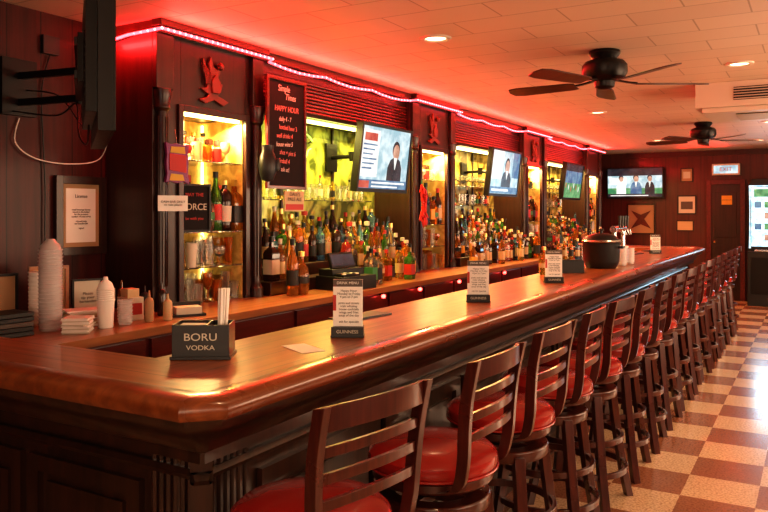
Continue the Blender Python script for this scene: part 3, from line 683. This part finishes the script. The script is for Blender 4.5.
# ---------------------------------------------------------------- ceiling fans
M['fan']=wood('fan_blade_wood',(.04,.012,.008),(.08,.024,.014),.35,'X',1,.3,0)
for (x,y,a0) in ((-1.25,5.17,102),(-1.2,9.9,96)):
    q=MB(); z=ZC
    q.lathe([(0,0),(.10,0),(.105,-.02),(.08,-.055),(.085,-.06),(.13,-.075),(.15,-.10),(.152,-.15),(.135,-.185),(.10,-.20),(.07,-.21),(.065,-.245),(.04,-.262),(0,-.265)],c=(x,y,z-.001),seg=32,k='blkm')
    for k in range(5):
        q.M=TR((x,y,z-.20),a0+72*k)
        q.rbeam([(.08,0,-.0),(.16,0,-.015),(.22,0,-.02)],(0,.018,0),(0,0,.004),'blkm')
        q.M=q.M@Matrix.Rotation(R(12),4,'X')
        q.slab([(.2,-.05),(.24,-.06),(.62,-.075),(.69,-.06),(.71,0),(.69,.06),(.62,.075),(.24,.06),(.2,.05)],-.028,-.020,'fan')
    q.M=Matrix(); q.build('ceiling_fan',bevel=.001)
for i,(x,y) in enumerate([(-2.08,4.25),(-.49,6.1),(-2.08,8.3),(-.49,10.2),(-2.1,12.0),(.8,3),(-.5,1.6)]):
    q=MB(); q.lathe([(.065,-.004),(.075,-.012),(.095,-.010),(.10,0),(.065,0),(.065,-.004)],c=(x,y,ZC),seg=28,k='cream'); q.lathe([(0,-.003),(.065,-.003),(.065,-.001),(0,-.001)],c=(x,y,ZC),seg=24,k='can'); q.build('recessed_ceiling_light')
    l=bpy.data.lights.new('downlight','SPOT'); l.energy=[34,48,34,42,20,20,20][i]; l.color=(1,.58,.30); l.spot_size=R(115); l.spot_blend=.8; l.shadow_soft_size=.06
    o=bpy.data.objects.new('downlight',l); o.location=(x,y,ZC-.03); S.collection.objects.link(o)
q=MB(); q.box(-.9,.2,6.9,7.8,2.44,ZC-.001,'cream'); q.box(-.85,.15,6.95,7.75,2.40,2.44,'cream')
q.box(-.6,.1,6.893,6.9,2.49,2.60,'blk')
for i in range(5): q.box(-.6,.1,6.882,6.893,2.495+i*.022,2.503+i*.022,'cream')
q.box(-.6,-.1,7.1,7.6,2.394,2.40,'blk')
for i in range(9): q.box(-.6,-.1,7.11+i*.055,7.13+i*.055,2.388,2.394,'cream')
q.build('air_conditioner',bevel=.01)
# ---------------------------------------------------------------- far wall
Yw=YF+.001
q=framed('x',(-2.83,Yw,1.42),.46,.52,0,'dark','tan',.03,t=.03); q.prism([(-.18,-.18),(.0,-.10),(.18,-.18),(.06,.0),(.18,.16),(0,.08),(-.18,.16),(-.06,0)],-.03,-.016,'redwood'); q.build('framed_emblem')
q=framed('x',(-2.03,Yw,1.68),.28,.3,0,'blk','lw',.025); q.box(-.1,.1,-.014,-.01,-.08,.06,'ink'); q.build('framed_drawing')
q=framed('x',(-2.03,Yw,2.22),.18,.22,0,'blk','tan',.02); q.box(-.06,.06,-.014,-.01,-.06,.06,'lw'); q.build('framed_newspaper')
q=framed('x',(-2.06,Yw,1.30),.26,.16,0,'dark','lc',.02); q.build('brass_plaque')
a,b=-1.62,-1.15; YD=YF-.002
q=MB()
q.box(a-.08,a,YF-.05,YD,0,2.12,'redwood');q.box(b,b+.08,YF-.05,YD,0,2.12,'redwood');q.box(a,b,YF-.05,YD,2.04,2.12,'redwood')
q.box(a,b,YF-.03,YD,0,2.04,'dark'); q.box(a+.06,b-.06,YF-.04,YF-.03,1.1,1.9,'dark'); q.box(a+.06,b-.06,YF-.04,YF-.03,.15,.95,'dark')
q.lathe([(0,-.02),(.02,-.015),(.025,0),(.02,.015),(0,.02)],c=(a+.06,YF-.06,1.02),seg=10,k='brass'); q.build('door_1',bevel=.004)
q=MB(); q.box(-1.45,-1.28,YF-.047,YF-.042,1.68,1.84,'ly'); o=q.build('door_notice'); text('RESTROOM',.03,TR((-1.365,YF-.049,1.76)),'ink',o)
q=MB(); q.box(-1.6,-1.15,YF-.12,YD,2.2,2.40,'cream'); q.box(-1.57,-1.18,YF-.125,YF-.12,2.23,2.37,'scr'); o=q.build('illuminated_sign',bevel=.004); text('EXIT',.10,TR((-1.375,YF-.127,2.30)),'red',o)
area('red_wall_lamp',(-1.7,YF-.5,2.5),.8,.2,11,(1,.04,.025),(-40,0,0))
# jukebox
q=MB(); x0,x1,y0,y1=-.98,-.22,13.68,14.35
q.box(x0,x1,y0,y1,0,.9,'blk'); q.box(x0,x1,y0+.12,y1,.9,2.0,'blk')
q.prism([(x0,2.0),(x1,2.0),(x1-.06,2.1),(x0+.06,2.1)],y0+.12,y1,'blk')
q.box(x0+.05,x1-.05,y0+.10,y0+.12,.98,1.96,'jbx')
q.box(x0+.09,x1-.09,y0+.09,y0+.10,1.80,1.93,'scrg'); 
for r_ in range(4):
    for c_ in range(4): q.box(x0+.10+c_*.145,x0+.20+c_*.145,y0+.09,y0+.10,1.08+r_*.18,1.18+r_*.18,['scrw','scr','scrg','scrb','scrw','scrs'][(r_*3+c_*5)%6])
q.tube([(x0+.03,y0+.09,.95),(x0+.03,y0+.09,1.98),(x1-.03,y0+.09,1.98),(x1-.03,y0+.09,.95)],.016,'jbx',8)
q.box(x0+.05,x1-.05,y0-.01,y0,.2,.8,'blkm'); q.box(x0+.1,x1-.1,y0+.0,y0+.12,.9,.93,'steel'); q.build('jukebox',bevel=.006)
area('jukebox_glow',(-.6,13.5,1.5),.5,.8,6,(.5,.8,1),(-90,0,0))
# ---------------------------------------------------------------- world & camera
w=bpy.data.worlds.new('world'); S.world=w; w.use_nodes=True; w.node_tree.nodes['Background'].inputs[0].default_value=(.3,.12,.08,1); w.node_tree.nodes['Background'].inputs[1].default_value=.1
cam=bpy.data.cameras.new('camera'); co=bpy.data.objects.new('camera',cam); S.collection.objects.link(co)
co.location=(0,0,1.55); co.rotation_euler=(R(90),0,R(30.04)); cam.sensor_width=36; cam.lens=35.02; cam.shift_y=-44/768; cam.clip_start=.02
S.camera=co
S.view_settings.view_transform='Standard'
try: S.view_settings.look='Medium High Contrast'
except Exception as e: print('look',e)
S.view_settings.exposure=.4
